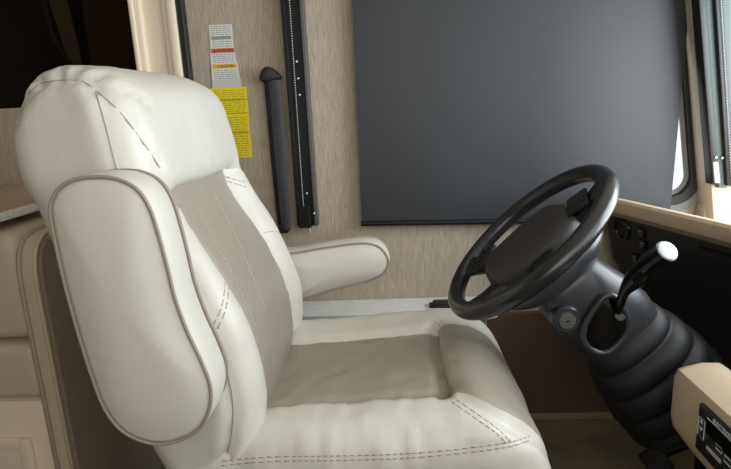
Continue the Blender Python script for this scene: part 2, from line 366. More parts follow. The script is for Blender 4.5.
# windshield shade track on the pillar
wt = thing('windshield_shade_track', 'black beaded windshield shade track beside the bright front pillar', 'track', at(724, 188, 1.60))
m_ = MB(); slat((699, 713), (706.5, 719.5), 1.60, 1.64, 0, 185, .003, .3, 0, m_); m_.build('dark_strip', BLACK, wt, 40)
m_ = MB(); slat((706, 719), (716, 728), 1.605, 1.64, 0, 188, .003, .3, 0, m_); m_.build('rail_face', TEAL, wt, 40)
m_ = MB(); slat((715.5, 727.5), (722.5, 736), 1.59, 1.64, 0, 186, .003, .3, 0, m_); m_.build('bead_channel', BLACK, wt, 40)
m_ = MB(); slat((722, 735.5), (745, 757), 1.605, 1.64, 0, 188, .003, .3, 0, m_); m_.build('rail_face', TEAL, wt, 40)
m_ = MB()
for i in range(70):
    f_ = i/69; m_.sphere(at(720.4+f_*11.2, -4+f_*186, 1.588), .0026, n=3)
m_.build('bead_chain', mat('bead_grey', (150, 142, 134), .4, .3), wt, 180)
m_ = MB(); slat((713.5, 715.2), (718.2, 720.4), 1.594, 1.602, 162, 183, .001, 0, 0, m_); m_.build('white_bracket', mat('pale_bracket', (190, 190, 184), .5), wt, 40)
for (px, py) in ((716, 157.5), (722.3, 158), (725.6, 158)):
    m_ = MB(); m_.sphere(at(px, py, 1.598), .0042, n=6, sc=(1, .6, 1)); m_.build('screw', SILVER, wt, 180)

# whitewashed ledge under the window
lg = thing('side_ledge', 'whitewashed wooden ledge running along the wall under the window', 'ledge', (0, YW, .44))
LZ = at(400, 298, YW).z
pts = [V((-.62, YW, LZ)), V((-.62, 1.585, LZ)), V((.10, 1.585, LZ)), V((.16, 1.578, LZ)), V((.22, 1.562, LZ)), V((.285, 1.562, LZ)), V((.312, 1.575, LZ)), V((.322, 1.60, LZ)), V((.322, YW, LZ))]
MB().prism(pts, (0, 0, -.022), .005, seg=3).build('ledge_top', WHITEWOOD, lg, 40)
MB().box(.255, .285, 1.60, YW, .0, LZ-.022, .002).build('support_post', mat('pale_support', (176, 180, 186), .5), lg)
MB().box(-.60, .255, 1.69, YW, .0, LZ-.022, .002).build('skirt_panel', mat('brown_skirt', (112, 94, 78), .6), lg)
hl = thing('window_latch', 'black plastic latch lying on the whitewashed ledge behind the wheel', 'latch', at(438, 303, 1.64))
p = at(429, 303, 1.63); q = at(449, 303.5, 1.63); zt = LZ
m_ = MB(); m_.box(p.x, p.x+.022, 1.615, 1.645, zt, zt+.012, .004); m_.build('base', BLACK, hl, 40)
m_ = MB(); m_.box(p.x+.012, q.x+.02, 1.61, 1.648, zt, zt+.02, .006); m_.build('lever', BLACK, hl, 40)

# ================================================================== SOFA AND SHELF BEHIND THE SEAT
sf = thing('sofa', 'cream vinyl sofa with piped end panel behind the driver seat', 'sofa', (-1.15, 1.1, 0))
def endpanel(grow, x0, x1, mb):
    pr = [(1.075-grow, .0), (1.075-grow, .74), (1.085-grow*.9, .80+grow*.4), (1.12, .838+grow), (1.17, .85+grow), (1.66, .85+grow), (1.66, .0)]
    pr = [(1.075-grow, 0)] + [(v.x, v.y) for v in smooth_path([(1.075-grow, .70, 0), (1.079-grow, .78, 0), (1.10-grow*.6, .83+grow*.6, 0), (1.15, .85+grow, 0), (1.25, .852+grow, 0)], 5)] + [(1.66, .852+grow), (1.66, 0)]
    return mb.prism([V((x0, y, z)) for y, z in pr], (x1-x0, 0, 0), .006, seg=3)
endpanel(-.012, -.80, -.762, MB()).build('side_panel', SIDEM, sf, 40)
endpanel(0, -.803, -.768, MB()).build('edge_band', VINYL, sf, 40)
endpanel(-.006, -.818, -.803, MB()).build('inner_band', VINYL, sf, 40)
path = [V((-.803, 1.075, .02))] + [V((-.803, v.x, v.y)) for v in smooth_path([(1.074, .70, 0), (1.078, .78, 0), (1.10, .83, 0), (1.15, .852, 0), (1.25, .853, 0)], 5)] + [V((-.803, 1.62, .853))]
MB().tube(path, .0055, 8).build('piping', mat('sofa_piping', (176, 162, 138), .5), sf, 180)
path2 = [V((-.768, p.y, p.z)) for p in path]; MB().tube(path2, .005, 8).build('piping', VINYL, sf, 180)
def pillow(x0, x1, y0, y1, z0, z1, r=.03, seg=5): return MB().box(x0, x1, y0, y1, z0, z1, r, seg=seg)
pillow(-1.6, -.818, 1.10, 1.5, .605, .855, .035).build('back_cushion', VINYL, sf, 60)
pillow(-1.6, -.816, 1.085, 1.66, .468, .60, .02).build('seat_cushion', VINYL, sf, 60)
bs = MB(); bs.box(-1.6, -.803, 1.09, 1.66, 0, .462, .003); bs.build('base_cabinet', CREAM, sf, 40)
dr = MB(); bw = .022
dr.box(-1.35, -.8885, 1.0765, 1.09, .345, .372, .004); dr.box(-.889, -.862, 1.076, 1.09, .10, .3715, .004); dr.box(-1.35, -.8885, 1.0765, 1.09, .10, .124, .004); dr.box(-1.35, -.88, 1.084, 1.0885, .11, .36)
dr.build('raised_panel', CREAM, sf, 40)
shf = thing('corner_shelf', 'tan shelf with a white front edge between the sofa and the wall', 'shelf', (-1.1, 1.5, .86))
TZ = .897
MB().box(-1.6, -.868, 1.10, 1.66, TZ-.022, TZ, .003).build('shelf_top', TANTOP, shf, 40)
MB().box(-.872, -.860, 1.10, 1.66, TZ-.020, TZ-.001, .002).build('edge_band', WHITEWOOD, shf, 40)
MB().box(-1.0, -.90, 1.54, 1.565, TZ-.003, TZ+.0012, .001).build('finger_slot', BLACK, shf, 40)
MB().box(-1.6, -.90, 1.45, 1.66, .858, TZ-.022).build('support', DARKBROWN, shf)

# ================================================================== DRIVER SEAT
YC = 1.078
seat = thing('driver_seat', 'cream leather driver seat with taupe inserts and folding armrests', 'seat', (0, YC, 0))
O_ = Vector((-.262, YC, .522)); TH = math.radians(17.2)
AX = Vector((-math.sin(TH), 0, math.cos(TH))); NX = Vector((math.cos(TH), 0, math.sin(TH))); YX = Vector((0, 1, 0))
def ss(a, b, x): t = max(0., min(1., (x-a)/(b-a))); return t*t*(3-2*t)
def section(qb, ra, nf=34, na=7, ns=8):
    """closed unit outline, front edge (e=1) first, grid lines at +-each of qb; (q, e)"""
    lim = 1-ra[0]; qs = sorted(set([-lim, lim] + [s*b for b in qb for s in (1, -1)] + [round(-lim+2*lim*i/nf, 5) for i in range(nf+1)]))
    cl = [qs[0]]
    for q in qs[1:]:
        if q-cl[-1] < .012:
            if any(abs(abs(q)-b) < 1e-6 for b in qb): cl[-1] = q
        else: cl.append(q)
    out = [(q, 1.) for q in cl]
    for i in range(1, na+1): a = PI/2*(1-i/na); out.append((lim+ra[0]*math.cos(a), 1-ra[1]+ra[1]*math.sin(a)))
    for i in range(1, ns): out.append((1, 1-ra[1]-(2-2*ra[1])*i/ns))
    for i in range(0, na+1): a = -PI/2*i/na; out.append((lim+ra[0]*math.cos(a), -1+ra[1]+ra[1]*math.sin(a)))
    for i in range(1, 10): out.append((lim-2*lim*i/10, -1))
    for i in range(0, na+1): a = -PI/2-PI/2*i/na; out.append((-lim+ra[0]*math.cos(a), -1+ra[1]+ra[1]*math.sin(a)))
    for i in range(1, ns): out.append((-1, -1+ra[1]+(2-2*ra[1])*i/ns))
    for i in range(0, na): a = PI-PI/2*i/na; out.append((-lim+ra[0]*math.cos(a), 1-ra[1]+ra[1]*math.sin(a)))
    return out
def interp(tab, x):
    xs = [t[0] for t in tab]
    return [float(np.interp(x, xs, [t[c] for t in tab])) for c in range(1, len(tab[0]))]
def smooth_interp(tab, x):
    h = .02; return [sum(c)/5 for c in zip(*[interp(tab, x+k*h) for k in (-1, -.5, 0, .5, 1)])]

class Body:
    def __init__(s): s.co = []; s.rows = 0; s.n = 0; s.faces = []; s.tag = []
    def loft(s, rows, caps=True):
        s.n = len(rows[0]); s.rows = len(rows); s.co = [p for r in rows for p in r]
        for i in range(s.rows-1):
            for k in range(s.n): s.faces.append((i*s.n+k, i*s.n+(k+1) % s.n, (i+1)*s.n+(k+1) % s.n, (i+1)*s.n+k)); s.tag.append((i, k))
        s.capfaces = [tuple(range(s.n))[::-1], tuple((s.rows-1)*s.n+k for k in range(s.n))] if caps else []
    def normals(s):
        c = np.array([tuple(v) for v in s.co]).reshape(s.rows, s.n, 3)
        du = np.roll(c, -1, 1)-np.roll(c, 1, 1); dv = np.gradient(c, axis=0); nn = np.cross(du, dv); L = np.linalg.norm(nn, axis=2, keepdims=True); L[L < 1e-12] = 1
        nn = nn/L; ctr = c.mean(axis=1, keepdims=True)
        if ((c-ctr)*nn).sum() < 0: nn = -nn
        return nn.reshape(-1, 3)
    def bvh(s): return BVHTree.FromPolygons([tuple(v) for v in s.co], [tuple(f) for f in s.faces])
    def cast(s, pix, n=6, tree=None):                      # the line on this surface seen along those sight lines
        tree = tree or s.bvh(); out = []
        for v in smooth_path([(x, y, 0) for x, y in pix], n):
            h = tree.ray_cast(Vector(CAM), Vector(ray(v.x, v.y)).normalized())
            if h[0] is not None: out.append(h[0])
        return out
    def groove(s, line, depth, sig, amp=0., freq=90., reach=.05):
        if len(line) < 2: return
        nn = s.normals(); c = np.array([tuple(v) for v in s.co]); L = np.array([tuple(p) for p in line])
        best = np.full(len(c), 9.); par = np.zeros(len(c)); acc = 0
        for a, b in zip(L[:-1], L[1:]):
            d = b-a; l2 = d@d
            if l2 < 1e-12: continue
            t = np.clip(((c-a)@d)/l2, 0, 1); ds = np.linalg.norm(c-(a+t[:, None]*d), axis=1); m = ds < best; best[m] = ds[m]; par[m] = acc+t[m]*math.sqrt(l2); acc += math.sqrt(l2)
        dsp = -depth*np.exp(-(best/sig)**2)
        if amp: dsp += amp*np.exp(-((best-reach*.35)/(reach*.5))**2)*(np.sin(par*freq+2.2*np.sin(par*freq*.37))*.7+.3*np.sin(par*freq*2.3+1))
        c = c+nn*dsp[:, None]; s.co = [Vector(p) for p in c]
    def wrinkle(s, amp, scale, fn=None):
        nn = s.normals(); out = []
        for p, n_ in zip(s.co, nn):
            a = amp*(fn(p) if fn else 1); out.append(p + Vector(n_)*a*noise.noise(p*scale))
        s.co = out
    def part(s, name, pred, m, parent, caps=False, sub=True):
        fs = [f for f, t in zip(s.faces, s.tag) if pred(*t)] + (s.capfaces if caps else [])
        used = sorted({i for f in fs for i in f}); mp = {i: k for k, i in enumerate(used)}
        o = MB().add([s.co[i] for i in used], [tuple(mp[i] for i in f) for f in fs]).build(name, m, parent, 180)
        return o
def stitch(lines, r, name, m, parent, dashed=True, lift=.0006):
    for L in lines:
        L = [Vector(p) for p in L]; mb = MB()
        if len(L) < 2: continue
        if not dashed: mb.tube(L, r, 6); mb.build(name, m, parent, 180); continue
        acc = 0; cur = [L[0]]
        # resample
        seg = []; 
        for a, b in zip(L[:-1], L[1:]):
            l = (b-a).length; k = max(1, int(l/.0035))
            for i in range(k): seg.append(a.lerp(b, i/k))
        for i in range(0, len(seg)-2, 3): mb.tube([seg[i], seg[min(i+2, len(seg)-1)]], r, 5)
        mb.build(name, m, parent, 180)
def toward_cam(line, e): return [p + (Vector(CAM)-p).normalized()*e for p in line]

# ---- backrest
CL = .12; QI = .575; HH = .448; HT = .697
sec = section([QI], (.24, .55))
#        h     half-width  front   rear
BT = [(-.12, .262, -.03, -.17), (-.03, .270, -.006, -.176), (.04, .280, .032, -.178), (.11, .286, .056, -.18), (.19, .288, .064, -.18), (.28, .284, .055, -.18), (.37, .278, .038, -.18), (.44, .274, .030, -.178), (.50, .276, .036, -.174), (.55, .278, .044, -.184), (.62, .276, .050, -.160), (.66, .272, .040, -.135), (.72, .26, .02, -.11), (.80, .25, .0, -.10)]
def ins_d(h): return float(np.interp(h, [-.12, -.03, .04, .11, .19, .28, .37, .45], [-.05, -.016, .024, .044, .050, .038, .018, .006]))
def insd(h): return sum(ins_d(h+k*.02) for k in (-1, -.5, 0, .5, 1))/5
hs = [-.12 + i*.0095 for i in range(200)]; hs = [h for h in hs if h < HH-.004] + [HH] + [h for h in hs if HH+.004 < h < HT-CL]
capn = 16; hs_cap = [(HT-CL) + CL*math.sin(PI/2*i/capn) for i in range(0, capn+1)]
rows = []; rowh = []
for h, cap in [(h, 0) for h in hs] + [(h, 1) for h in hs_cap]:
    w_, fr, re = smooth_interp(BT, h)
    sc = 1.; scw = 1.
    if cap:
        t = (h-(HT-CL))/CL; sc = max(.0, 1-t**2.3)**(1/2.3); sc = max(sc, .02); scw = .72+.28*max(0, 1-t**2.6)**(1/2.6)
        if t > .999: sc = .02
    ctr = (fr+re)/2 - .02*(1-sc); half = (fr-re)/2*sc; row = []
    for q, e in sec:
        d = ctr+half*e; wt_ = ss(.0, 1., e)
        bol = ss(QI-.02, QI+.22, abs(q))
        if h < HH+.03:
            fade = 1-ss(HH-.03, HH+.03, h)
            d += wt_*fade*((insd(h)-fr)*(1-bol) + .006*(1-(q/QI)**2 if abs(q) < QI else 0) + (.006*math.exp(-((abs(q)-QI-.16)/.12)**2)))
        if h > HH-.02: d += wt_*ss(HH-.02, HH+.05, h)*.014*(1-q*q)*sc
        y = w_*q*scw
        row.append(O_ + AX*h + NX*d + YX*y)
    rows.append(row); rowh.append(h)
back = Body(); back.loft(rows)
nfront = [i for i, (q, e) in enumerate(sec) if e == 1.]
ins_cols = {i for i in range(len(sec)-1) if sec[i][1] == 1. and sec[i+1][1] == 1. and sec[i][0] >= -QI-1e-6 and sec[i+1][0] <= QI+1e-6}
# seams of the back
back.groove([O_+AX*h+NX*(insd(h)+.004)+YX*(-QI*smooth_interp(BT, h)[0]) for h in np.linspace(-.08, HH, 40)], .009, .009, .0006, 120, .03)
back.groove([O_+AX*h+NX*(insd(h)+.004)+YX*(QI*smooth_interp(BT, h)[0]) for h in np.linspace(-.08, HH, 40)], .009, .009, .0006, 130, .03)
back.groove([O_+AX*HH+NX*(.02)+YX*y for y in np.linspace(-.22, .22, 30)], .016, .011, .0012, 140, .03)
tree = back.bvh()
seamA = back.cast([(16, 128), (22, 104), (34, 88), (46, 82), (70, 80), (84, 82), (95, 89)], tree=tree)
seamB = back.cast([(95, 89), (104, 120), (113, 155), (119, 178), (126, 205)], tree=tree)
seamC = back.cast([(97, 91), (120, 112), (145, 145), (160, 168), (171, 190), (176, 210)], tree=tree)
seamE = back.cast([(184, 270), (200, 300), (217, 340), (229, 380), (233, 415), (229, 447), (222, 466)], tree=tree)
back.groove(seamA, .006, .007, .0018, 105, .05); back.groove(seamB, .006, .007); back.groove(seamC, .007, .008, .0015, 90, .03); back.groove(seamE, .013, .010)
for l in ([(29, 101), (24, 92), (20, 88)], [(40, 86), (36, 78), (34, 73)], [(58, 80), (58, 72), (60, 67)], [(72, 80), (76, 72), (82, 67)], [(87, 83), (96, 77), (106, 73)], [(95, 89), (112, 88), (135, 94), (150, 104)]):
    back.groove(back.cast(l, 8, tree), .011, .0065)
back.wrinkle(.004, 9); back.wrinkle(.0012, 34)
HI = next(i for i, h in enumerate(rowh) if abs(h-HH) < 1e-6)
bk = back.part('backrest', lambda i, k: i < HI and k not in ins_cols, LEATHER, seat, caps=False)
hd = back.part('headrest', lambda i, k: i >= HI, LEATHER, seat)
me = hd.data
back.part('back_insert', lambda i, k: i < HI and k in ins_cols, TAUPE, seat)
tree = back.bvh()
L1 = [[(176, 202), (170, 226), (165, 248)], [(180, 205), (174, 228), (168, 252)], [(225, 282), (222, 306), (211, 330)], [(229, 288), (225, 312), (214, 336)], [(222, 175), (236, 180), (247, 182)], [(222, 179), (236, 184), (247, 187)], [(264, 233), (274, 231), (282, 234)]]
stitch([toward_cam(back.cast(l, 8, tree), .0005) for l in L1], .0009, 'stitching', THREAD, bk)
stitch([toward_cam(back.cast(l, 12, tree), .0004) for l in ([(197, 208), (215, 240), (240, 290), (258, 330)], [(215, 196), (238, 240), (262, 300), (272, 325)])], .0009, 'stitching', mat('pale_thread', (196, 188, 176), .7), bpy.data.objects['back_insert'])
stitch([toward_cam(back.cast(l, 12, tree), .0007) for l in ([(95, 89), (104, 120), (113, 155), (119, 178), (126, 205)], [(17, 124), (22, 104), (34, 88), (46, 82), (70, 80), (84, 82), (95, 89)], [(97, 91), (120, 112), (145, 145), (160, 168)])], .0009, 'seam', THREAD, hd, False)
stitch([toward_cam(back.cast(l, 12, tree), .0002) for l in ([(184, 270), (200, 300), (217, 340), (229, 380), (233, 415), (229, 447), (222, 466)],)], .0011, 'seam', THREAD, bk, False)

# ---- seat cushion: spine runs forward (+X), the seating face is its front
QC = .56; XB, XF = -.36, .272; XS = .085
QA, QB = -.58, .46; secc = section([-QA, QB], (.22, .62), nf=40)
CT = [(-.40, .265, .528, .36), (-.20, .276, .546, .36), (.0, .282, .556, .35), (.10, .282, .564, .34), (.16, .282, .566, .33), (.25, .278, .552, .33), (.33, .27, .52, .33)]
xr = [XB+i*.0095 for i in range(80)]; CAPL = .165
xr = [x for x in xr if x < XS-.004] + [XS] + [x for x in xr if XS+.004 < x < XF-CAPL]
xc = [XF-CAPL+CAPL*math.sin(PI/2*i/20) for i in range(21)]
rows = []; rowx = []
for x, cap in [(x, 0) for x in xr] + [(x, 1) for x in xc]:
    w_, zt, zb = smooth_interp(CT, x); sc = 1.; scw = 1.
    if cap:
        t = (x-(XF-CAPL))/CAPL; sc = max(.02, max(0, 1-t**2.2)**(1/2.2)); scw = .74+.26*max(0, 1-t**2.4)**(1/2.4)
    ctr = (zt+zb)/2 - .03*(1-sc); half = (zt-zb)/2*sc; row = []
    for q, e in secc:
        z = ctr+half*e; wt_ = ss(0, 1, e); aq = abs(q)
        inside = 1-ss((-QA if q < 0 else QB)-.10, (-QA if q < 0 else QB)+.10, aq)
        if x < XS: z += wt_*(.006*(1-q*q) - .010*inside)
        else: z += wt_*sc*(.006*(1-q*q) + .012*inside*ss(XS, XS+.05, x))
        if x >= XS and q < QA: z -= wt_*sc*.020*ss(XS, .22, x)*ss(0, .06, QA-q)
        if q > QB: z += wt_*.012*ss(QB, .8, q)
        qq = q + (.08*ss(XS, .25, x) if q > 0 else -.24*ss(XS-.01, .19, x))*math.sin(PI*min(1, aq))
        row.append(Vector((x, YC+w_*qq*scw, z)))
    rows.append(row); rowx.append(x)
cush = Body(); cush.loft(rows)
def ctop(x): return smooth_interp(CT, x)[1]
for s_ in (-1, 1):
    cush.groove([Vector((x, YC+(QA if s_ < 0 else QB)*.272, ctop(x))) for x in np.linspace(-.34, .10, 40)], .012, .010, .0012, 95, .04)
cush.groove([Vector((XS, YC+y, ctop(XS))) for y in np.linspace(-.17, .14, 20)], .030, .009, .0015, 110, .035)
tree = cush.bvh()
cA = cush.cast([(222, 463), (270, 459), (330, 458), (400, 456), (460, 451), (510, 444), (532, 437)], 8, tree)
cush.groove(cA, .003, .008, .0018, 100, .05)
cush.wrinkle(.005, 8)
for l in ([(330, 374), (355, 367), (385, 372)], [(372, 350), (402, 356), (432, 372)], [(278, 384), (300, 367), (332, 356)], [(300, 392), (318, 378), (345, 372)], [(395, 380), (415, 376), (436, 384)], [(455, 352), (480, 350), (505, 362)], [(462, 345), (470, 362), (490, 380)]):
    cush.groove(cush.cast(l, 6), .0022, .006)
for l in ([(236, 444), (240, 432), (250, 424)], [(228, 452), (238, 442), (247, 440)], [(252, 436), (256, 420), (262, 412)], [(300, 425), (304, 412), (306, 405)], [(360, 430), (352, 415), (348, 404)], [(420, 428), (410, 414), (404, 406)]):
    cush.groove(cush.cast(l, 6), .0028, .006)
cush.wrinkle(.0030, 26, lambda p: 1.0 if p.z > .44 else .4)
CI = next(i for i, x in enumerate(rowx) if abs(x-XS) < 1e-6)
cc = {i for i in range(len(secc)-1) if secc[i][1] == 1. and secc[i+1][1] == 1. and secc[i][0] >= QA-1e-6 and secc[i+1][0] <= QB+1e-6}
low = {k for k in range(len(secc)) if secc[k][1] < -.99}
ci = cush.part('seat_cushion', lambda i, k: k not in cc, LEATHER, seat, caps=True)
cush.part('cushion_insert', lambda i, k: k in cc and i < CI, TAUPE, seat)
fr_ = cush.part('front_bolster', lambda i, k: k in cc and i >= CI, TAUPE, seat)
tree = cush.bvh()
SL = [[(222, 461), (270, 457), (330, 456), (400, 454), (460, 449), (510, 442), (532, 435)], [(222, 465.5), (270, 461.5), (330, 460.5), (400, 458.5), (460, 453.5), (510, 446.5), (532, 439)],
      [(452, 402), (475, 418), (495, 432), (507, 444)], [(457, 400), (480, 416), (499, 430), (511, 442)], [(434, 320), (440, 326), (445, 334)], [(439, 319), (446, 326), (450, 332)]]
stitch([toward_cam(cush.cast(l, 10, tree), .0006) for l in SL], .0009, 'stitching', THREAD, ci)

# ---- armrests: outline in the side plane, pillowed faces, piping round both faces
def armrest(face, Yf, Yb, name, crown=.020, rnd=.018):
    C0 = smooth_path([at(x, y, Yf) for x, y in face], 7, True); n = len(C0)
    cen = sum(C0, Vector())/n
    def ring(s, y): return [Vector((cen.x+(p.x-cen.x)*s, y, cen.z+(p.z-cen.z)*s)) for p in C0]
    def inset(dist, y):
        out = []
        for i, p in enumerate(C0):
            t = C0[(i+1) % n]-C0[i-1]; nn = Vector((-t.z, 0, t.x)).normalized()
            if nn.dot(cen-p) < 0: nn = -nn
            out.append(Vector((p.x+nn.x*dist, y, p.z+nn.z*dist)))
        return out
    R_ = []
    base = inset(.012, Yf)
    def ring(s, y): return [Vector((cen.x+(p.x-cen.x)*s, y, cen.z+(p.z-cen.z)*s)) for p in base]
    for s in (.02, .25, .45, .62, .78): R_.append(ring(s, Yf-crown*(1-(s*.9)**2.2)))
    R_ += [inset(.010, Yf-.0035), inset(.003, Yf), inset(.0035, Yf+.004)]
    m1 = len(R_)
    for k in range(1, 8): f_ = k/8; R_.append(inset(-.004*math.sin(f_*PI), Yf+.004+(Yb-Yf-.008)*f_))
    R_ += [inset(.0035, Yb-.004), inset(.003, Yb), inset(.010, Yb+.0035)]
    for s in (.78, .62, .45, .25, .02): R_.append(ring(s, Yb+crown*.6*(1-s**2.2)))
    mb = MB(); mb.rings(R_); o = mb.build(name, LEATHER, seat, 180)
    for yy in (Yf, Yb): MB().tube(inset(.0005, yy), .0027, 8, True).build('piping', PIPE, o, 180)
    return o
armrest([(50, 205), (51, 222), (57, 252), (66, 290), (77, 330), (90, 372), (104, 408), (122, 431), (148, 443), (172, 443), (196, 432), (209, 412), (211, 388), (202, 362), (188, 332), (176, 300), (168, 268), (160, 238), (150, 208), (136, 188), (114, 178), (88, 177), (70, 181), (57, 190)], .700, .778, 'armrest')
armrest([(255, 262), (300, 252), (335, 246), (362, 243), (378, 246), (387, 256), (388, 266), (381, 276), (364, 283), (335, 290), (306, 299), (262, 312)], 1.395, 1.47, 'armrest')

# ---- pedestal
pd = MB(); pd.box(-.24, .20, YC-.20, YC+.20, .02, .05, .006); pd.box(-.20, .16, YC-.16, YC+.16, .05, .30, .01); pd.box(-.28, .24, YC-.22, YC+.22, .30, .36, .01); pd.box(-.26, .22, YC-.21, YC+.21, 0, .022, .004)
pd.build('pedestal', BLACKMET, seat, 40)

# ================================================================== DASHBOARD
def dash_x(Y):                                   # rear edge of the dash, curving forward as it nears the aisle
    return float(np.interp(Y, [-.7, .2, .8, 1.2, 1.6, 1.72], [.84, .83, .80, .752, .645, .60]))
dash = thing('dashboard', 'black dashboard with beige top edge in front of the steering wheel', 'dashboard', (1.0, .6, 0))
Ys = np.linspace(-.75, 1.655, 50)
def loft_y(prof, name, m, parent=dash, ys=Ys, sm=35, cap=True):
    mb = MB(); mb.rings([[Vector((dash_x(y)+a, y, z)) for a, z in prof] for y in ys]); return mb.build(name, m, parent, sm)
ZD = .793
loft_y([(.0, ZD-.008), (.006, ZD-.001), (.02, ZD), (.20, ZD-.06), (.55, ZD-.24), (.55, ZD-.30), (.05, ZD-.075), (.016, ZD-.048), (.004, ZD-.040), (-.001, ZD-.026)], 'dash_top', DASHB)
loft_y([(.016, ZD-.046), (.02, ZD-.050), (.030, ZD-.055), (.060, ZD-.20), (.075, ZD-.22), (.11, ZD-.32), (.30, ZD-.34), (.30, ZD-.20), (.06, ZD-.08)], 'instrument_panel', BLACK)
loft_y([(.085, ZD-.235), (.10, ZD-.30), (.16, .32), (.26, .0), (.40, .0), (.40, ZD-.235)], 'lower_panel', BLACK)
# vent, switches
def panel_pt(Y, f, lift=0.):                    # f: 0 at the top of the black panel, 1 at its bottom
    return Vector((dash_x(Y)+.030+.030*f-lift, Y, ZD-.055-.145*f))
def panel_frame(Y):
    t = Vector((dash_x(Y+.01)-dash_x(Y-.01), .02, 0)).normalized(); d_ = Vector((.03, 0, -.145)).normalized(); n_ = t.cross(d_).normalized()
    if n_.x > 0: n_ = -n_
    return t, d_, n_
def disc_ring(c, n_, r, rr, m, name, parent):
    a = n_.orthogonal().normalized(); b = n_.cross(a)
    return MB().tube([c+(a*math.cos(k*2*PI/28)+b*math.sin(k*2*PI/28))*r for k in range(28)], rr, 8, True).build(name, m, parent, 180)
Yv = 1.60; t_, d_, n_ = panel_frame(Yv); c_ = panel_pt(Yv, .28)+n_*.002
vent = disc_ring(c_, n_, .030, .006, GLOSSB, 'air_vent', dash)
a_ = t_; m_ = MB()
for k in (-2, -1, 0, 1, 2):
    hw = math.sqrt(max(0, .027**2-(k*.0105)**2)); p = c_+d_*k*.0105
    m_.tube([p-t_*hw, p+t_*hw], .0022, 6)
m_.build('louvre', BLACK, vent, 60)
for i, (Y_, f_) in enumerate([(1.52, .22), (1.52, .46), (1.49, .72), (1.455, .40), (1.455, .66), (1.56, .82)]):
    t_, d_, n_ = panel_frame(Y_); c_ = panel_pt(Y_, f_); Rm = Matrix((t_, d_, n_)).transposed().to_4x4(); Rm.translation = c_
    sw = MB().box(-.014, .014, -.014, .014, -.004, .006, .003, R=Rm).build('switch', GLOSSB, dash, 40)
    m_ = MB(); m_.box(-.004, .004, -.006, -.003, .0058, .0066, R=Rm); m_.box(-.0015, .0015, .002, .006, .0058, .0066, R=Rm); m_.build('symbol', GREYINK, sw)
# raised trim line on the panel and 
m_ = MB(); m_.tube([panel_pt(y, .18, .003) for y in np.linspace(.2, 1.32, 30)], .003, 6); m_.build('trim_line', GLOSSB, dash, 180)

# beige pod with the black control display
pod = thing('control_pod', 'beige control pod with a black button display beside the pedals', 'console', (.58, .6, 0))
px_ = .487
m_ = MB()
prof = [(px_+.004, .50), (px_, .52), (px_, .595), (px_+.006, .612), (px_+.022, .617), (.535, .623), (.565, .622), (.59, .60), (.60, .55), (.60, .46), (.52, .46)]
ysn = [.905, .90, .89, .87, .5, .2, -.1]; ins_ = [.03, .012, .004, 0, 0, 0, 0]
cy, cz = .57, .56
m_.rings([[Vector((cy+(x-cy)*(1-i*4), y, cz+(z-cz)*(1-i*4))) for x, z in prof] for y, i in zip(ysn, ins_)])
m_.build('pod_shell', DASHB, pod, 50)
MB().box(.535, .60, -.1, .86, .0, .47, .01).build('pod_base', BLACK, pod, 40)
XD = px_-.0045
def dpt(px, py): p = atx(px, py, XD); return p
DC = [dpt(699, 402), dpt(733, 421), dpt(733, 476), dpt(694, 447)]
zt = DC[0].z; zb = DC[3].z; y0 = DC[0].y; MB().box(XD, px_+.01, .40, y0, zb, zt, .003).build('display', SCREEN, pod, 40); dsp = bpy.data.objects['display']
XM = XD-.0004
def dmark(p0, p1, r=.0009, name='button_outline'):
    a, b = dpt(*p0), dpt(*p1); return MB().tube([Vector((XM, a.y, a.z)), Vector((XM, b.y, a.z)), Vector((XM, b.y, b.z)), Vector((XM, a.y, b.z))], r, 6, True).build(name, MARK, dsp, 60)
dmark((699.5, 416), (703.5, 440))
for (px, py, s_) in ((702, 421.5, 1), (701.5, 429, -1)):
    c_ = dpt(px, py); MB().prism([Vector((XM, c_.y+.0045, c_.z-.003*s_)), Vector((XM, c_.y-.0045, c_.z-.003*s_)), Vector((XM, c_.y, c_.z+.004*s_))], (-.0006, 0, 0)).build('arrow_mark', MARK, dsp)
dmark((716.5, 443), (722, 454)); dmark((707, 446), (720.5, 463)); dmark((725, 455), (737, 474))
a_, b_ = dpt(707, 419), dpt(736, 447)
MB().box(XM-.0006, XM+.002, b_.y, a_.y, a_.z-.024, a_.z, .0005).build('screen', GLOSSB, dsp)
MB().tube([Vector((XM, a_.y, a_.z+.003)), Vector((XM, b_.y, a_.z+.003))], .0007, 5).build('rule_line', MARK, dsp)
a_ = dpt(713, 422); text_mesh('display_word', 'ELECTRONIC', .0095, Vector((XM-.0002, a_.y, a_.z)), (0, -1, 0), (0, 0, 1), MARK, dsp)

# ================================================================== STEERING COLUMN, WHEEL, LEVER
WC = Vector((.280, 1.12, .797)); T1 = Vector((.734, 0, .679)).normalized(); NW = Vector((-T1.z, 0, T1.x)); S1 = Vector((0, 1, 0))   # T1: 12 o'clock, S1: 9 o'clock (far), NW: toward the driver
def wp(t, s, n): return WC + T1*t + S1*s + NW*n
wheel = thing('steering_wheel', 'black leather-wrapped steering wheel with buttons on its spoke', 'steering wheel', WC)
RW = .198
MB().tube([wp(RW*math.cos(a), RW*math.sin(a), 0) for a in [2*PI*k/72 for k in range(72)]], .0188, 18, True).build('rim', RIM, wheel, 180)
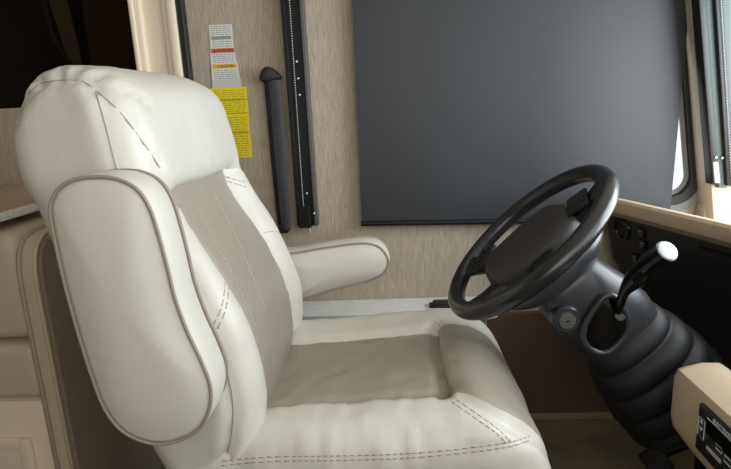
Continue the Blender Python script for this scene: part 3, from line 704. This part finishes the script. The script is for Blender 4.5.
# airbag pad: rounded dome
def superring(cx, a, b, p, n, tz, cnt=48, taper=0.):
    out = []
    for k in range(cnt):
        th = 2*PI*k/cnt; c, s = math.cos(th), math.sin(th)
        x = a*math.copysign(abs(c)**(2/p), c); y = b*math.copysign(abs(s)**(2/p), s)
        out.append(wp(cx+x, y*(1+taper*x/a), tz))
    return out
pad = [superring(-.004, .112*s, .094*s, 3.4, 0, z) for s, z in ((.98, -.040), (1.0, -.03), (1.0, -.012), (.965, -.001), (.88, .006), (.70, .011), (.45, .014), (.2, .0155), (.02, .016))]
MB().rings(pad).build('airbag_pad', HUBM, wheel, 60)
skirt = [superring(-.0, a, a, 2.4, 0, z) for a, z in ((.112, -.034), (.130, -.038), (.136, -.050), (.130, -.068), (.112, -.086), (.088, -.098), (.078, -.104))]
MB().rings(skirt).build('hub_skirt', GREYPL, wheel, 50)
def spoke(ang, w0, w1, name='spoke', r0=.085, r1=.188):
    a = math.radians(ang); d_ = T1*math.cos(a)+S1*math.sin(a); e_ = NW.cross(d_); rs = []
    for f in np.linspace(0, 1, 8):
        r = r0+(r1-r0)*f; hw = w0+(w1-w0)*f + .012*(f**6); zc = -.022*(1-f)-.004*math.sin(f*PI); th = .011
        c = WC+d_*r+NW*zc
        rs.append([c+e_*hw*x+NW*th*y for x, y in ((-1, .4), (-.8, 1), (.8, 1), (1, .4), (1, -.4), (.8, -1), (-.8, -1), (-1, -.4))])
    return MB().rings(rs).build(name, BLACK, wheel, 50)
sps = [spoke(a, .030, .022) for a in (137, -20, 208, -92)]
for sp, a in ((sps[0], math.radians(137)), (sps[1], math.radians(-20))):
    d_ = T1*math.cos(a)+S1*math.sin(a); e_ = NW.cross(d_)
    Rm = Matrix((d_, e_, NW)).transposed().to_4x4(); Rm.translation = WC+NW*.004
    MB().box(.108, .155, -.036, .036, -.004, .004, .003, R=Rm).build('switch_plate', BLACK, sp, 40)
    for (u0_, u1_) in (((.114, .131), (.134, .151)) if a > 1 else ()):
        for v0 in (-.032, -.010, .012):
            b_ = MB().box(u0_, u1_, v0, v0+.020, .002, .0065, .002, R=Rm).build('button', GLOSSB, sp, 40)
m_ = MB(); m_.tube(smooth_path([wp(.100, .03, .002), wp(.1065, .01, .0), wp(.1075, -.01, .0), wp(.104, -.035, .001)], 6), .003, 6)
m_.build('pad_chrome', CHROME, wheel, 180)  # chrome strip added for the silver highlight at the pad's top edge

colm = thing('steering_column', 'grey plastic steering column with key lock and rubber bellows', 'steering column', (.75, 1.115, 0))
CA = -NW
def cp(k, t, s): return WC + CA*k + T1*t + S1*s
def cring(k, tc, a, b, p=3.0, cnt=40, dx=0.):
    out = []
    for i in range(cnt):
        th = 2*PI*i/cnt; c, s = math.cos(th), math.sin(th)
        out.append(cp(k, tc+a*math.copysign(abs(c)**(2/p), c), b*math.copysign(abs(s)**(2/p), s)+dx))
    return out
shr = [cring(k, tc, a, b) for k, tc, a, b in ((.098, 0, .060, .060), (.102, 0, .070, .066), (.12, .0, .078, .070), (.16, .0, .086, .074), (.20, .004, .092, .076), (.25, .008, .094, .078), (.29, .008, .088, .076), (.31, .006, .070, .07))]
MB().rings(shr).build('column_shroud', GREYPL, colm, 50)
# bellows
rs = []
for i in range(60):
    f = i/59; k = .27+.235*f; a = .086+.046*math.sin(min(1, f*1.25)*PI/2); b = .078+.05*math.sin(min(1, f*1.25)*PI/2)
    rib = .010*(abs(math.sin(f*PI*4.5))**.6) if f < .98 else 0
    rs.append([p for p in cring(k, .01-.02*f, a-.012+rib, b-.012+rib, 2.6)])
MB().rings(rs).build('bellows', BOOTM, colm, 180)
MB().tube([cp(.49, -.01, 0), cp(.49, -.01, 0)+Vector((.10, 0, -.12)), Vector((.72, WC.y, .0))], .03, 14).build('lower_shaft', BLACKMET, colm, 60)
# key lock on the aisle side
kc = at(566, 319, WC.y-.0735); n_ = Vector((0, -1, 0))
MB().tube([kc+Vector((0, .02, 0)), kc+Vector((0, -.004, 0)), kc+Vector((0, -.008, 0))], [.030, .029, .025], 28).build('lock_surround', GREYPL, colm, 40)
kl = MB().tube([kc+Vector((0, .0, 0)), kc+Vector((0, -.012, 0))], .0165, 24).build('key_lock', SILVER, colm, 40)
MB().box(kc.x-.0045, kc.x+.0045, kc.y-.0128, kc.y-.011, kc.z-.0018, kc.z+.0018).build('key_slot', BLACK, kl)
# lever slot
sl = [(583, 334), (586, 322), (596, 306), (604, 297), (613, 296), (621, 305), (628, 318), (627, 332), (616, 346), (604, 353), (592, 350), (585, 343)]
Ysl = WC.y-.084
L_ = smooth_path([at(x, y, Ysl) for x, y in sl], 5, True)
MB().tube(L_, .0065, 10, True).build('slot_frame', GREYPL, colm, 180)
MB().prism(L_, (0, .03, 0)).build('slot_well', GLOSSB, colm, 40)
lv = thing('shift_lever', 'black column shift lever with a round silver end cap', 'lever', at(620, 313, Ysl))
b0 = at(619, 316, Ysl); path = smooth_path([b0+Vector((0, .012, 0)), at(620, 304, 1.02), at(625, 291, 1.01), at(634, 280, 1.0), at(648, 266, .985), at(667, 251, .945)], 8)
N_ = len(path); rad = [.009+.0110*ss(.30, .70, i/(N_-1)) for i in range(N_)]
MB().tube(path, rad, 20).build('lever_arm', GLOSSB, lv, 40)
dd = (path[-1]-path[-2]).normalized(); e0 = path[-1]
MB().tube([e0-dd*.001, e0+dd*.003, e0+dd*.004], [.0185, .0178, .016], 28).build('end_cap', mat('pale_silver_cap', (196, 203, 210), .45), lv, 40)
MB().tube([b0+Vector((0, .008, 0)), b0+Vector((.001, -.004, .004))], [.0125, .0115], 20).build('collar', BLACK, lv, 40)

# pedals
pdl = thing('brake_pedal', 'black brake pedal on the dark floor below the column', 'pedal', at(655, 462, 1.25))
c_ = at(656, 461, 1.25)
Rm = Matrix.Rotation(math.radians(-35), 4, 'Y'); Rm.translation = c_
MB().box(-.03, .03, -.045, .045, -.008, .008, .006, R=Rm).build('pad', RUBBER, pdl, 40)
MB().tube([c_+V((.01, .02, -.005)), c_+V((.10, .03, .03)), c_+V((.17, .03, .16))], .010, 10).build('arm', BLACKMET, pdl, 60)
